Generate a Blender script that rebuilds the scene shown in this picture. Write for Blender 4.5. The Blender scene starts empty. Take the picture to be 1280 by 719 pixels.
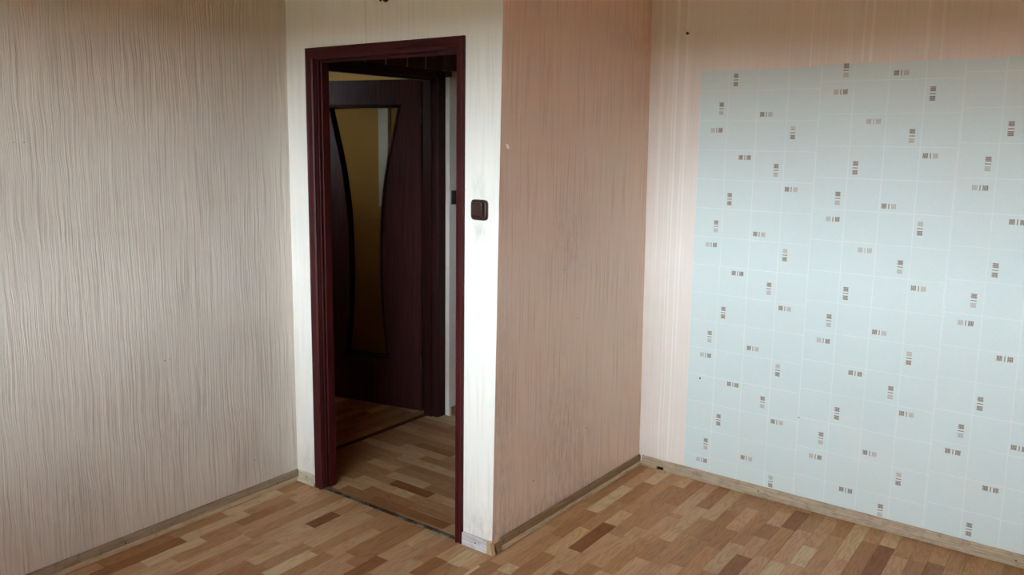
import bpy, math, random
import numpy as np
from mathutils import Vector, Matrix

SC = bpy.context.scene
COL = SC.collection
R = random.Random(7)

# ------------------------------------------------------------------ camera
# the camera was solved from the room's edges; metres, floor z = 0, outer wall corner at the origin
F_PX, PY = 1023.29, -29.80
PITCH, ROLL, YAW = math.radians(8.607), math.radians(0.779), math.radians(36.303)
CAM = np.array([1.890, -2.476, 1.670])
fw = np.array([-math.sin(YAW)*math.cos(PITCH), math.cos(YAW)*math.cos(PITCH), -math.sin(PITCH)])
rt0 = np.array([math.cos(YAW), math.sin(YAW), 0.0]); up0 = np.cross(rt0, fw)
rt = rt0*math.cos(ROLL) + up0*math.sin(ROLL)
up = -rt0*math.sin(ROLL) + up0*math.cos(ROLL)
def on_plane(u, v, axis, val):
    d = fw + rt*(u-640)/F_PX - up*(v-359.5-PY)/F_PX
    return CAM + d*((val-CAM[axis])/d[axis])
def to_px(P):
    d = np.array(P)-CAM; z = d@fw
    if z <= 0.05: return None
    return 640+F_PX*(d@rt)/z, 359.5+PY-F_PX*(d@up)/z

cd = bpy.data.cameras.new('camera'); cam = bpy.data.objects.new('camera', cd); COL.objects.link(cam)
cd.sensor_fit = 'HORIZONTAL'; cd.sensor_width = 36.0; cd.lens = F_PX/1280*36.0
cd.shift_y = PY/1280.0; cd.clip_start = 0.05
m = Matrix.Identity(4)
for i in range(3):
    m[i][0], m[i][1], m[i][2], m[i][3] = rt[i], up[i], -fw[i], CAM[i]
cam.matrix_world = m
SC.camera = cam

# ------------------------------------------------------------------ light: an overcast sky through the room's window
w = bpy.data.worlds.new('overcast_sky'); SC.world = w; w.use_nodes = True
bg = w.node_tree.nodes['Background']
bg.inputs['Color'].default_value = (0.82, 0.95, 1.08, 1); bg.inputs['Strength'].default_value = 7.0
SC.view_settings.view_transform = 'Standard'
SC.view_settings.look = 'None'
SC.view_settings.gamma = 1.0
SC.view_settings.use_curve_mapping = False
SC.view_settings.exposure = 2.3
SC.cycles.max_bounces = 12; SC.cycles.diffuse_bounces = 8
SC.cycles.caustics_reflective = False; SC.cycles.caustics_refractive = False

WIN = dict(x0=-0.6, x1=1.6, z0=1.0, z1=2.40, y=-3.20, blind=2.17)    # window of the room, behind the camera; blind = foot of the added blind
WIN2 = dict(x0=-3.38, x1=-2.74, z0=1.55, z1=2.48, y=-0.10)    # small high window of the side room
def portal(name, loc, rot, sx, sy):
    l = bpy.data.lights.new(name, 'AREA'); l.shape = 'RECTANGLE'; l.size = sx; l.size_y = sy
    l.cycles.is_portal = True
    o = bpy.data.objects.new(name, l); o.location = loc; o.rotation_euler = rot; COL.objects.link(o)
portal('window_portal', ((WIN['x0']+WIN['x1'])/2, WIN['y']-.03, (WIN['z0']+WIN['z1'])/2), (math.pi/2, 0, math.pi), WIN['x1']-WIN['x0'], WIN['z1']-WIN['z0'])
portal('side_window_portal', ((WIN2['x0']+WIN2['x1'])/2, WIN2['y']-.03, (WIN2['z0']+WIN2['z1'])/2), (math.pi/2, 0, math.pi), WIN2['x1']-WIN2['x0'], WIN2['z1']-WIN2['z0'])

# ------------------------------------------------------------------ main measures
XA = -1.2245          # face of the left wall
YD = 1.2252           # face of the far wall
ZC = 2.58             # ceiling
YS = WIN['y']         # window wall
XE = 2.75             # right-hand wall
BT = 0.10             # thickness of the door wall
HX = -1.29            # hall wall with the second door
HY = 1.17             # where that wall steps forward
HX2 = -1.25           # face beyond the step
HEND = 3.0
SX, SY0, SY1 = -3.40, -0.10, 1.85                           # small side room

# ------------------------------------------------------------------ mesh helpers
class MB:
    def __init__(s): s.v = []; s.f = []; s.mi = []
    def add(s, vs, fs, mi=0):
        b = len(s.v); s.v += [tuple(map(float, p)) for p in vs]
        s.f += [tuple(b+i for i in f) for f in fs]; s.mi += [mi]*len(fs)
    def box(s, a, b, mi=0):
        (x0, y0, z0), (x1, y1, z1) = a, b
        s.add([(x0,y0,z0),(x1,y0,z0),(x1,y1,z0),(x0,y1,z0),(x0,y0,z1),(x1,y0,z1),(x1,y1,z1),(x0,y1,z1)],
              [(0,3,2,1),(4,5,6,7),(0,1,5,4),(1,2,6,5),(2,3,7,6),(3,0,4,7)], mi)
    def bbox(s, a, b, r=.003, mi=0):          # box with chamfered edges
        (x0,y0,z0),(x1,y1,z1) = a, b
        vs = []; idx = {}
        for i,x in enumerate((x0,x1)):
            for j,y in enumerate((y0,y1)):
                for k,z in enumerate((z0,z1)):
                    sx, sy, sz = (1,-1)[i], (1,-1)[j], (1,-1)[k]
                    for ax in range(3):
                        p = [x+sx*r, y+sy*r, z+sz*r]; p[ax] = (x,y,z)[ax]
                        idx[i,j,k,ax] = len(vs); vs.append(p)
        fs = []
        for ax in range(3):
            o1, o2 = [a_ for a_ in range(3) if a_ != ax]
            for e in (0,1):
                q = []
                for (c1, c2) in ((0,0),(1,0),(1,1),(0,1)):
                    t = [0,0,0]; t[ax]=e; t[o1]=c1; t[o2]=c2; q.append(idx[t[0],t[1],t[2],ax])
                fs.append(tuple(q))
        for ax in range(3):
            o1, o2 = [a_ for a_ in range(3) if a_ != ax]
            for c1 in (0,1):
                for c2 in (0,1):
                    q = []
                    for e, pl in ((0,o1),(1,o1),(1,o2),(0,o2)):
                        t = [0,0,0]; t[ax]=e; t[o1]=c1; t[o2]=c2; q.append(idx[t[0],t[1],t[2],pl])
                    fs.append(tuple(q))
        for i in (0,1):
            for j in (0,1):
                for k in (0,1): fs.append((idx[i,j,k,0], idx[i,j,k,1], idx[i,j,k,2]))
        s.add(vs, fs, mi)
    def sweep(s, prof, A, B, n, mi=0):        # extrude a profile (out of the wall, up) from A to B; n = out-of-wall direction
        A, B, n = Vector(A), Vector(B), Vector(n)
        k = len(prof); vs = []
        for P in (A, B):
            for (t, z) in prof: vs.append(P + n*t + Vector((0,0,z)))
        fs = [tuple(range(k)), tuple(range(2*k-1, k-1, -1))]
        for i in range(k):
            j = (i+1) % k; fs.append((i, k+i, k+j, j))
        s.add(vs, fs, mi)
    def disc(s, c, n, r, h, seg=12, dome=0., mi=0):     # short cylinder with optional dome, along n
        c, n = Vector(c), Vector(n).normalized()
        a = n.orthogonal().normalized(); b = n.cross(a)
        rings = [(r,0),(r,h)] + ([(r*.7, h+dome*.7)] if dome else [])
        vs = [c + (a*math.cos(2*math.pi*i/seg)+b*math.sin(2*math.pi*i/seg))*rr + n*hh for rr,hh in rings for i in range(seg)]
        vs.append(c + n*(h+dome)); vs.append(c); k = len(rings); fs = []
        for q in range(k-1):
            for i in range(seg): j = (i+1)%seg; fs.append((q*seg+i, q*seg+j, (q+1)*seg+j, (q+1)*seg+i))
        for i in range(seg):
            j = (i+1)%seg; fs.append(((k-1)*seg+i, (k-1)*seg+j, k*seg)); fs.append((j, i, k*seg+1))
        s.add(vs, fs, mi)
    def mesh(s, name, mats):
        me = bpy.data.meshes.new(name); me.from_pydata(s.v, [], s.f)
        for mm in (mats if isinstance(mats, (list, tuple)) else [mats]): me.materials.append(mm)
        if any(s.mi): me.polygons.foreach_set('material_index', s.mi)
        import bmesh
        bm = bmesh.new(); bm.from_mesh(me); bmesh.ops.recalc_face_normals(bm, faces=bm.faces); bm.to_mesh(me); bm.free()
        me.update(); return me
    def build(s, name, mats, parent=None, smooth=False):
        o = link(name, s.mesh(name, mats), parent)
        if smooth:
            for p in o.data.polygons: p.use_smooth = True
        return o
def link(name, data, parent=None):
    o = bpy.data.objects.new(name, data); COL.objects.link(o)
    if parent is not None:
        o.parent = parent; o.matrix_parent_inverse = parent.matrix_basis.inverted()
    return o
def tag(o, label, cat, kind=None, group=None):
    o['label'] = label; o['category'] = cat
    if kind: o['kind'] = kind
    if group: o['group'] = group
    return o
def empty(name, loc=(0,0,0)):
    o = bpy.data.objects.new(name, None); o.location = loc; o.empty_display_size = .1; COL.objects.link(o); return o

# ------------------------------------------------------------------ materials
def srgb(r, g, b):
    f = lambda c: (c/255/12.92 if c/255 <= .04045 else ((c/255+.055)/1.055)**2.4)
    return (f(r), f(g), f(b), 1)
class NT:
    def __init__(s, name):
        s.m = bpy.data.materials.new(name); s.m.use_nodes = True; s.t = s.m.node_tree
        s.b = s.t.nodes['Principled BSDF']
    def n(s, typ, **kw):
        q = s.t.nodes.new(typ)
        for k, v in kw.items():
            if k in q.inputs: q.inputs[k].default_value = v
            else: setattr(q, k, v)
        return q
    def l(s, a, b): s.t.links.new(a, b)
    def math(s, op, a, b=None, c=None, clamp=False):
        q = s.t.nodes.new('ShaderNodeMath'); q.operation = op; q.use_clamp = clamp
        for i, x in enumerate((a, b, c)):
            if x is None: continue
            if isinstance(x, (int, float)): q.inputs[i].default_value = x
            else: s.l(x, q.inputs[i])
        return q.outputs[0]
    def vec(s, x, y, z):
        q = s.t.nodes.new('ShaderNodeCombineXYZ')
        for i, v in enumerate((x, y, z)):
            if isinstance(v, (int, float)): q.inputs[i].default_value = v
            else: s.l(v, q.inputs[i])
        return q.outputs[0]
    def pos(s):
        g = s.t.nodes.new('ShaderNodeNewGeometry'); x = s.t.nodes.new('ShaderNodeSeparateXYZ'); s.l(g.outputs['Position'], x.inputs[0])
        return x.outputs
    def noise(s, vec, scale=1., detail=2., rough=.5):
        q = s.n('ShaderNodeTexNoise'); q.inputs['Scale'].default_value = scale; q.inputs['Detail'].default_value = detail
        q.inputs['Roughness'].default_value = rough; s.l(vec, q.inputs['Vector']); return q.outputs['Fac']
    def ramp(s, fac, a, b, lo=0., hi=1.):
        q = s.n('ShaderNodeMapRange'); q.inputs['From Min'].default_value = a; q.inputs['From Max'].default_value = b
        q.inputs['To Min'].default_value = lo; q.inputs['To Max'].default_value = hi; s.l(fac, q.inputs['Value']); return q.outputs[0]
    def mix(s, fac, a, b, mode='MIX'):
        q = s.t.nodes.new('ShaderNodeMix'); q.data_type = 'RGBA'; q.blend_type = mode
        if isinstance(fac, (int, float)): q.inputs[0].default_value = fac
        else: s.l(fac, q.inputs[0])
        for i, x in ((6, a), (7, b)):
            if isinstance(x, tuple): q.inputs[i].default_value = x
            else: s.l(x, q.inputs[i])
        return q.outputs[2]
    def bump(s, h, dist, strength=1.):
        q = s.n('ShaderNodeBump'); q.inputs['Distance'].default_value = dist; q.inputs['Strength'].default_value = strength
        s.l(h, q.inputs['Height']); s.l(q.outputs[0], s.b.inputs['Normal'])
    def done(s, col=None, rough=.6, spec=.3):
        if isinstance(col, tuple): s.b.inputs['Base Color'].default_value = col
        elif col is not None: s.l(col, s.b.inputs['Base Color'])
        if isinstance(rough, (int, float)): s.b.inputs['Roughness'].default_value = rough
        else: s.l(rough, s.b.inputs['Roughness'])
        s.b.inputs['Specular IOR Level'].default_value = spec
        return s.m

def wallpaper(name, axis, base, groove, light, rib=62., amt=1., stripes=False, zf=2.4, bump=.0012, dirt=None, seam=None):
    """embossed wallpaper with irregular upright ribs; axis = horizontal world axis of the wall"""
    t = NT(name); P = t.pos(); u, z = P[axis], P[2]
    wv = t.noise(t.vec(t.math('MULTIPLY', u, 7.), t.math('MULTIPLY', z, 3.2), 0.), 1., 2.)
    u2 = t.math('ADD', u, t.math('MULTIPLY', t.math('SUBTRACT', wv, .5), .030))
    n1 = t.noise(t.vec(t.math('MULTIPLY', u2, rib), t.math('MULTIPLY', z, zf), 3.), 1., 2.2, .55)
    n2 = t.noise(t.vec(t.math('MULTIPLY', u2, rib*3.3), t.math('MULTIPLY', z, 3.5), 9.), 1., 2.)
    n3 = t.noise(t.vec(t.math('MULTIPLY', u, 3.), t.math('MULTIPLY', z, 2.), 5.), 1., 3.)
    g = t.ramp(n1, .30, .47)                                   # thin dark grooves
    h = t.ramp(n1, .53, .66)                                   # raised threads
    col = t.mix(t.math('MULTIPLY', t.math('SUBTRACT', 1., g), .55*amt, clamp=True), base, groove)
    col = t.mix(t.math('MULTIPLY', h, .45*amt, clamp=True), col, light)
    col = t.mix(t.ramp(n3, .35, .7, 0., .16), col, groove)
    hh = t.math('ADD', t.math('MULTIPLY', n1, 1.), t.math('MULTIPLY', n2, .35))
    if stripes:                                                # sparse groups of raised light threads
        grp = t.noise(t.vec(t.math('MULTIPLY', u, 4.6), 0., 2.), 1., 0.)
        ln = t.noise(t.vec(t.math('MULTIPLY', t.math('ADD', u, t.math('MULTIPLY', t.math('SUBTRACT', wv, .5), .01)), 95.), t.math('MULTIPLY', z, .25), 7.), 1., 0.)
        s_ = t.math('MULTIPLY', t.ramp(grp, .50, .56), t.ramp(ln, .58, .66))
        col = t.mix(t.math('MULTIPLY', s_, .75), col, light); hh = t.math('ADD', hh, t.math('MULTIPLY', s_, .8))
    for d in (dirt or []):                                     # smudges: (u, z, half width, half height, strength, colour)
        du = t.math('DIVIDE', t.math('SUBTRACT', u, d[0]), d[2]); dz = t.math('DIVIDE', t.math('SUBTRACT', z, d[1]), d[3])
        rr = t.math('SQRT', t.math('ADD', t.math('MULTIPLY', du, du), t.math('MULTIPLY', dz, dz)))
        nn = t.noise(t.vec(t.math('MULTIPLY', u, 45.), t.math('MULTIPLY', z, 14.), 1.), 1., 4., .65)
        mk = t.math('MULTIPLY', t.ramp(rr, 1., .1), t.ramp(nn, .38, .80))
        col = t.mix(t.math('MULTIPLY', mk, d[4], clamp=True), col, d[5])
    if seam:
        sx, z0 = seam
        k = t.math('MULTIPLY', t.math('LESS_THAN', t.math('ABSOLUTE', t.math('SUBTRACT', u, sx)), .0012), t.math('GREATER_THAN', z, z0))
        col = t.mix(t.math('MULTIPLY', k, .55), col, (.12, .09, .06, 1))
    t.bump(hh, bump)
    return t.done(col, .72, .2)

GREY = (.13, .12, .11, 1); BROWN = (.16, .10, .07, 1)
M_A = wallpaper('wallpaper_beige_ribbed', 1, srgb(216,208,196), srgb(178,167,152), srgb(231,224,213), 118., 1.05, bump=.0024,
                dirt=[(-1.05, .28, .25, .22, .25, GREY), (-.62, .45, .3, .3, .2, GREY)])
M_C = wallpaper('wallpaper_pinkish_ribbed', 1, srgb(234,214,198), srgb(204,178,158), srgb(241,224,209), 105., 1.1, bump=.0024,
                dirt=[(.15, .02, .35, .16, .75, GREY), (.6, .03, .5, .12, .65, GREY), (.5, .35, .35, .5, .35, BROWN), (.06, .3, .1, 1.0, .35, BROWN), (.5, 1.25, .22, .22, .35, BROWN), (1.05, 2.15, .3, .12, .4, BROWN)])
M_B = wallpaper('wallpaper_ivory_ribbed', 0, srgb(236,232,222), srgb(208,202,190), srgb(244,241,234), 75., .6, bump=.0009,
                dirt=[(-.09, 1.31, .045, .06, .5, GREY), (-.09, 1.49, .045, .07, .4, GREY), (-.08, .1, .09, .12, .4, BROWN), (-1.13, .12, .09, .10, .35, BROWN)], seam=(-.705, 2.06))
M_D = wallpaper('wallpaper_pink_striped', 0, srgb(234,226,217), srgb(216,203,190), srgb(246,240,233), 130., .5, stripes=True, bump=.0008)
M_HALL = wallpaper('hall_wallpaper_pale', 1, srgb(226,218,206), srgb(200,190,176), srgb(236,230,220), 75., .5, bump=.0008)
M_HALLX = wallpaper('hall_wallpaper_pale_x', 0, srgb(226,218,206), srgb(200,190,176), srgb(236,230,220), 75., .5, bump=.0008)
def plain(name, col, rough=.6, spec=.3, nscale=30., namt=.12, metal=0.):
    t = NT(name); P = t.pos()
    n = t.noise(t.vec(P[0], P[1], P[2]), nscale, 3.)
    c = t.mix(t.ramp(n, .3, .75, 0., namt*2), col, (col[0]*.6, col[1]*.6, col[2]*.6, 1))
    t.bump(n, .0004); t.b.inputs['Metallic'].default_value = metal
    return t.done(c, rough, spec)
M_CEIL = plain('ceiling_tan', srgb(212,132,60), .8, .2, 8.)
M_WALLX = plain('wall_paint_beige', srgb(226,158,92), .8, .2, 6.)
M_BROWNW = plain('wall_paint_brown', srgb(110,80,58), .7, .2, 6., .08)
M_RIGHT = plain('wall_paint_cream', srgb(238,200,156), .8, .2, 6., .08)
M_MUSTARD = plain('wall_paint_mustard', srgb(194,154,90), .7, .25, 6., .08)
M_PALE = plain('pale_blue_white_panel', srgb(226,234,232), .5, .3, 20., .08)
M_GROUND = plain('outdoor_ground', srgb(88,92,78), .9, .1, .4)
M_PVC = plain('window_white', srgb(235,235,232), .4, .4, 20., .03)
M_BROWNP = plain('brown_bakelite', srgb(50,29,22), .25, .5, 60., .1)
M_BLACKP = plain('black_plastic', srgb(22,20,20), .35, .4, 60., .1)
M_STEEL = plain('dull_metal', srgb(150,150,142), .38, .5, 80., .3, .85)
def thres():
    t = NT('worn_threshold_metal'); P = t.pos(); n = t.noise(t.vec(P[0], P[1], P[2]), 9., 4., .6); n2 = t.noise(t.vec(t.math('MULTIPLY', P[0], .3), t.math('MULTIPLY', P[1], 30.), P[2]), 12., 2.)
    c = t.mix(t.ramp(n, .48, .56), srgb(74,58,44), srgb(132,136,128)); c = t.mix(t.ramp(n2, .4, .7, 0., .5), c, srgb(48,38,30))
    t.b.inputs['Metallic'].default_value = .5; return t.done(c, .42, .4)
M_THRES = thres()
M_SCREW = plain('dark_screw', srgb(45,38,32), .45, .4, 90., .2)
M_BARE = plain('bare_wood', srgb(196,168,128), .7, .2, 70., .25)
M_TORN = plain('torn_paper', srgb(238,230,214), .8, .1, 90., .1)
M_SPECK = plain('dark_speck', srgb(78,68,60), .8, .1, 90., .1)

def mahogany(name, c0, c1, axis=2, rough=.38):
    t = NT(name); P = t.pos()
    k = [38., 38., 38.]; k[axis] = 2.2
    n = t.noise(t.vec(*[t.math('MULTIPLY', P[i], k[i]) for i in range(3)]), 1.6, 4., .6)
    t.bump(n, .0003)
    return t.done(t.mix(t.ramp(n, .3, .72), c0, c1), rough+.06, .2)
M_MAH = mahogany('mahogany_frame', srgb(50,15,15), srgb(78,26,27))
M_MAHH = mahogany('mahogany_frame_level', srgb(50,15,15), srgb(78,26,27), 0)
M_LEAF = mahogany('mahogany_leaf', srgb(58,29,29), srgb(82,44,45), 2, .42)
M_BEAD = mahogany('mahogany_bead', srgb(38,15,16), srgb(54,24,24), 2, .35)
M_DARK = mahogany('mahogany_dark_frame', srgb(40,17,17), srgb(58,27,27), 2, .45)
M_BOARD = mahogany('dark_panel_board', srgb(66,46,34), srgb(90,64,48), 2, .55)

def skirt_mat(name, c0, c1, axis):
    t = NT(name); P = t.pos()
    k = [160., 160., 420.]; k[axis] = 9.
    n = t.noise(t.vec(*[t.math('MULTIPLY', P[i], k[i]) for i in range(3)]), 1., 4., .62)
    d = t.noise(t.vec(P[0], P[1], P[2]), 24., 4., .7)
    c = t.mix(t.ramp(n, .34, .68), c0, c1); c = t.mix(t.ramp(d, .52, .74, 0., .45), c, (.10, .085, .07, 1))
    t.bump(n, .0004)
    return t.done(c, .55, .3)
S0, S1 = srgb(176,158,132), srgb(132,113,90)
M_SKY = skirt_mat('skirting_oak_print', S0, S1, 1)
M_SKYD = skirt_mat('skirting_oak_print_worn', srgb(164,136,102), srgb(114,88,62), 1)
M_SKX = skirt_mat('skirting_oak_print_cross', srgb(196,180,154), srgb(150,132,108), 0)
M_SKW = skirt_mat('skirting_whitish', srgb(226,222,222), srgb(180,174,176), 0)
M_SKL = skirt_mat('skirting_bead_pale', srgb(212,190,158), srgb(172,146,114), 1)
M_SKC = skirt_mat('skirting_cream', srgb(222,212,186), srgb(170,158,130), 0)

def plank_mat(name, axis, tone=None):
    """oak-look laminate strip; the strip's own tint comes from the object colour"""
    t = NT(name); P = t.pos()
    if tone is None:
        oi = t.n('ShaderNodeObjectInfo'); base = oi.outputs['Color']; rnd = t.math('MULTIPLY', oi.outputs['Random'], 40.)
    else: base = tone; rnd = tone[0]*90.
    k = [1., 1., 1.]; k[1-axis] = 17.; k[axis] = 2.4
    vx = [t.math('MULTIPLY', P[i], k[i]) for i in range(2)]
    cath = t.noise(t.vec(vx[0], vx[1], rnd), 1., 2., .5)
    rings = t.math('PINGPONG', t.math('MULTIPLY', cath, 10.), .5)          # cathedral grain
    k2 = [1., 1.]; k2[1-axis] = 300.; k2[axis] = 12.
    fine = t.noise(t.vec(t.math('MULTIPLY', P[0], k2[0]), t.math('MULTIPLY', P[1], k2[1]), rnd), 1., 3., .6)
    dk = t.mix(1., base, (.62, .53, .46, 1), 'MULTIPLY')
    c = t.mix(t.ramp(rings, .03, .28, .48, 0.), base, dk)
    c = t.mix(t.ramp(fine, .42, .70, 0., .40), c, dk)
    lt = t.mix(1., base, (1.18, 1.16, 1.10, 1), 'MULTIPLY')
    c = t.mix(t.ramp(cath, .55, .75, 0., .5), c, lt)
    t.bump(fine, .0002)
    rg = t.ramp(t.noise(t.vec(P[0], P[1], 0.), 5., 3.), .3, .7, .42, .56)
    return t.done(c, rg, .24)
M_PL_Y = plank_mat('laminate_strip_along_y', 1)
M_PL_X = plank_mat('laminate_strip_along_x', 0)
TONES = {'bright': srgb(212,188,148), 'light': srgb(200,168,127), 'pink': srgb(195,158,120), 'mid': srgb(182,142,100), 'warm': srgb(176,135,93),
         'brown': srgb(168,125,84), 'dark': srgb(152,106,68), 'red': srgb(140,92,56)}
PICK = ['bright']*1 + ['light']*4 + ['pink']*5 + ['mid']*8 + ['warm']*6 + ['brown']*4 + ['dark']*1
FIELD = {ax: [plank_mat('laminate_field_%s_%s' % ('xy'[ax], k), ax, TONES[k]) for k in ('light', 'mid', 'warm', 'brown', 'dark')] for ax in (0, 1)}
M_SUB = plain('floor_underlay', srgb(70,48,32), .8, .2, 40.)

def glass_mat(name, tint, gloss=.6):
    t = NT(name); t.t.nodes.remove(t.b); out = [q for q in t.t.nodes if q.type == 'OUTPUT_MATERIAL'][0]
    tr = t.n('ShaderNodeBsdfTransparent'); tr.inputs[0].default_value = tint
    gl = t.n('ShaderNodeBsdfGlossy'); gl.inputs['Roughness'].default_value = .02
    fr = t.n('ShaderNodeFresnel'); fr.inputs[0].default_value = 1.45
    mx = t.n('ShaderNodeMixShader'); t.l(t.math('MULTIPLY', fr.outputs[0], gloss), mx.inputs[0]); t.l(tr.outputs[0], mx.inputs[1]); t.l(gl.outputs[0], mx.inputs[2])
    t.l(mx.outputs[0], out.inputs[0]); return t.m
M_GLASS = glass_mat('clear_window_glass', (.97, .98, .97, 1))
M_BRONZE = glass_mat('bronze_tinted_glass', (.64, .62, .56, 1))     # passed twice (front and back face)

# ================================================================== the shell
def struct(o, label, cat): return tag(o, label, cat, 'structure')
def bc_x(z): return -.011 + .012*z           # outer corner is a little out of plumb
def cd_x(z): return .0155 - .0105*z          # and so is the inner one

b = MB(); b.box((XA-.10, YS-.25, 0), (XA, 0.02, ZC))
struct(b.build('wall_left', M_A), 'beige ribbed-wallpaper wall meeting the door wall in a corner', 'wall')

b = MB()                                                        # door wall with its opening
b.box((XA-.10, 0, 0), (-1.055, BT, ZC)); b.box((-1.055, 0, 2.035), (-.185, BT, ZC))
NZ = 8
def lean_box(mb, x0, y0, y1, fx, z0, z1, n=NZ):
    vs = []
    for i in range(n+1):
        z = z0+(z1-z0)*i/n; vs += [(x0,y0,z), (fx(z),y0,z), (fx(z),y1,z), (x0,y1,z)]
    fs = [(0,3,2,1), (4*n,4*n+1,4*n+2,4*n+3)]
    for i in range(n):
        for j in range(4): k = (j+1)%4; fs.append((4*i+j, 4*i+k, 4*i+4+k, 4*i+4+j))
    mb.add(vs, fs)
b.box((-.185, .004, 0), (-.10, BT, ZC)); lean_box(b, -.185, 0, .004, lambda z: bc_x(z)-.0002, 0, ZC)
struct(b.build('wall_front', M_B), 'ivory wallpapered wall around the open mahogany doorway', 'wall')

b = MB(); vs = []; N = 10                                       # side wall of the recess, slightly twisted
for i in range(N+1):
    z = ZC*i/N; vs += [(-.10, .0045, z), (bc_x(z), .0005, z), (cd_x(z), YD, z), (-.10, YD, z)]
fs = [(0,3,2,1), (4*N,4*N+1,4*N+2,4*N+3)]
for i in range(N):
    for j in range(4): k = (j+1)%4; fs.append((4*i+j, 4*i+k, 4*i+4+k, 4*i+4+j))
b.add(vs, fs)
wall_c = struct(b.build('wall_side', M_C), 'shaded pinkish ribbed-wallpaper wall between doorway corner and tile-papered wall', 'wall')
b = MB(); b.box((-.10, YD, 0), (XE+.1, YD+.10, ZC))
wall_d = struct(b.build('wall_back', M_D), 'pink striped-wallpaper wall behind the pale tile-patterned strips', 'wall')
b = MB(); b.box((XE, YS-.25, 0), (XE+.10, YD, ZC)); struct(b.build('wall_right', M_RIGHT), 'plain cream wall opposite the ribbed beige wall', 'wall')
b = MB(); W_ = WIN
b.box((XA, YS-.25, 0), (XE, YS, W_['z0'])); b.box((XA, YS-.25, W_['z1']), (XE, YS, ZC))
b.box((XA, YS-.25, W_['z0']), (W_['x0'], YS, W_['z1'])); b.box((W_['x1'], YS-.25, W_['z0']), (XE, YS, W_['z1']))
struct(b.build('wall_window', M_WALLX), 'plain ochre wall that holds the room window', 'wall')
b = MB(); b.box((SX-.25, YS-.25, ZC), (XE+.10, HEND+.10, ZC+.15)); struct(b.build('ceiling', M_CEIL), 'plain tan ceiling over room and hall', 'ceiling')

# window (behind the camera) and what it looks on
def window(name, axis, c0, c1, z0, z1, wall, out, label):
    e = struct(empty(name, (((c0+c1)/2, wall, z0) if axis == 0 else (wall, (c0+c1)/2, z0))), label, 'window')
    def P(c, d, z): return (c, wall+out*d, z) if axis == 0 else (wall+out*d, c, z)
    def bx(nm, ca, cb, da, db, za, zb, mat):
        p, q = P(ca, da, za), P(cb, db, zb); mb = MB()
        mb.bbox(tuple(map(min, p, q)), tuple(map(max, p, q)), .004); return mb.build(nm, mat, e)
    bx('frame', c0, c0+.06, .10, .16, z0, z1, M_PVC); bx('frame', c1-.06, c1, .10, .16, z0, z1, M_PVC)
    bx('frame', c0+.06, c1-.06, .10, .16, z0, z0+.06, M_PVC); bx('frame', c0+.06, c1-.06, .10, .16, z1-.06, z1, M_PVC)
    cm = (c0+c1)/2; bx('mullion', cm-.04, cm+.04, .10, .16, z0+.06, z1-.06, M_PVC)
    for (a_, b_) in ((c0+.06, cm-.04), (cm+.04, c1-.06)):
        p, q = P(a_, .128, z0+.06), P(b_, .132, z1-.06); mb = MB(); mb.box(tuple(map(min, p, q)), tuple(map(max, p, q))); mb.build('pane', M_GLASS, e)
    return e, bx
e, bx = window('window_1', 0, WIN['x0'], WIN['x1'], WIN['z0'], WIN['z1'], YS, -1, 'white double window in the plain ochre wall')
bx('sill', WIN['x0']-.05, WIN['x1']+.05, -.14, .0, WIN['z0']-.03, WIN['z0']-.002, M_PVC)
M_ADDED_BLIND = NT('added_blind_fabric'); _t = M_ADDED_BLIND; _t.b.inputs['Base Color'].default_value = srgb(206,142,78); _t.b.inputs['Roughness'].default_value = .9
_tl = _t.n('ShaderNodeBsdfTranslucent'); _tl.inputs[0].default_value = srgb(214,140,70); _mx = _t.n('ShaderNodeMixShader'); _mx.inputs[0].default_value = .35
_out = [q for q in _t.t.nodes if q.type == 'OUTPUT_MATERIAL'][0]; _t.l(_t.b.outputs[0], _mx.inputs[1]); _t.l(_tl.outputs[0], _mx.inputs[2]); _t.l(_mx.outputs[0], _out.inputs[0])
bl = tag(empty('added_blind', ((WIN['x0']+WIN['x1'])/2, YS-.04, WIN['z1'])), 'tan blind added over the window top to dim and warm the light', 'blind')  # invented blind, out of view, added to dim and warm the upper walls
mb = MB(); mb.box((WIN['x0']+.01, YS-.045, WIN['blind']), (WIN['x1']-.01, YS-.044, WIN['z1']-.02)); mb.build('fabric', M_ADDED_BLIND.m, bl)
mb = MB(); mb.bbox((WIN['x0']+.01, YS-.055, WIN['blind']-.025), (WIN['x1']-.01, YS-.035, WIN['blind']), .004); mb.build('bottom_bar', M_PVC, bl)
mb = MB(); mb.disc((WIN['x0']+.005, YS-.03, WIN['z1']-.025), (1,0,0), .022, WIN['x1']-WIN['x0']-.01, 14); mb.build('tube', M_PVC, bl)
window('window_2', 0, WIN2['x0'], WIN2['x1'], WIN2['z0'], WIN2['z1'], SY0, -1, 'small high window in the mustard side room')
b = MB(); b.box((XA-.6, YS-1.90, 2.50), (XE+.1, YS-.25, 2.68)); struct(b.build('sky_blocker_slab', M_GROUND), 'grey slab added outside above the room window to cut high sky light', 'light blocker')  # invented slab, out of view, added to block steep sky light
b = MB(); b.box((-3000, -3000, -3.7), (3000, 3000, -3.5)); struct(b.build('ground', M_GROUND), 'grey ground outside, far below the windows', 'ground')

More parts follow.
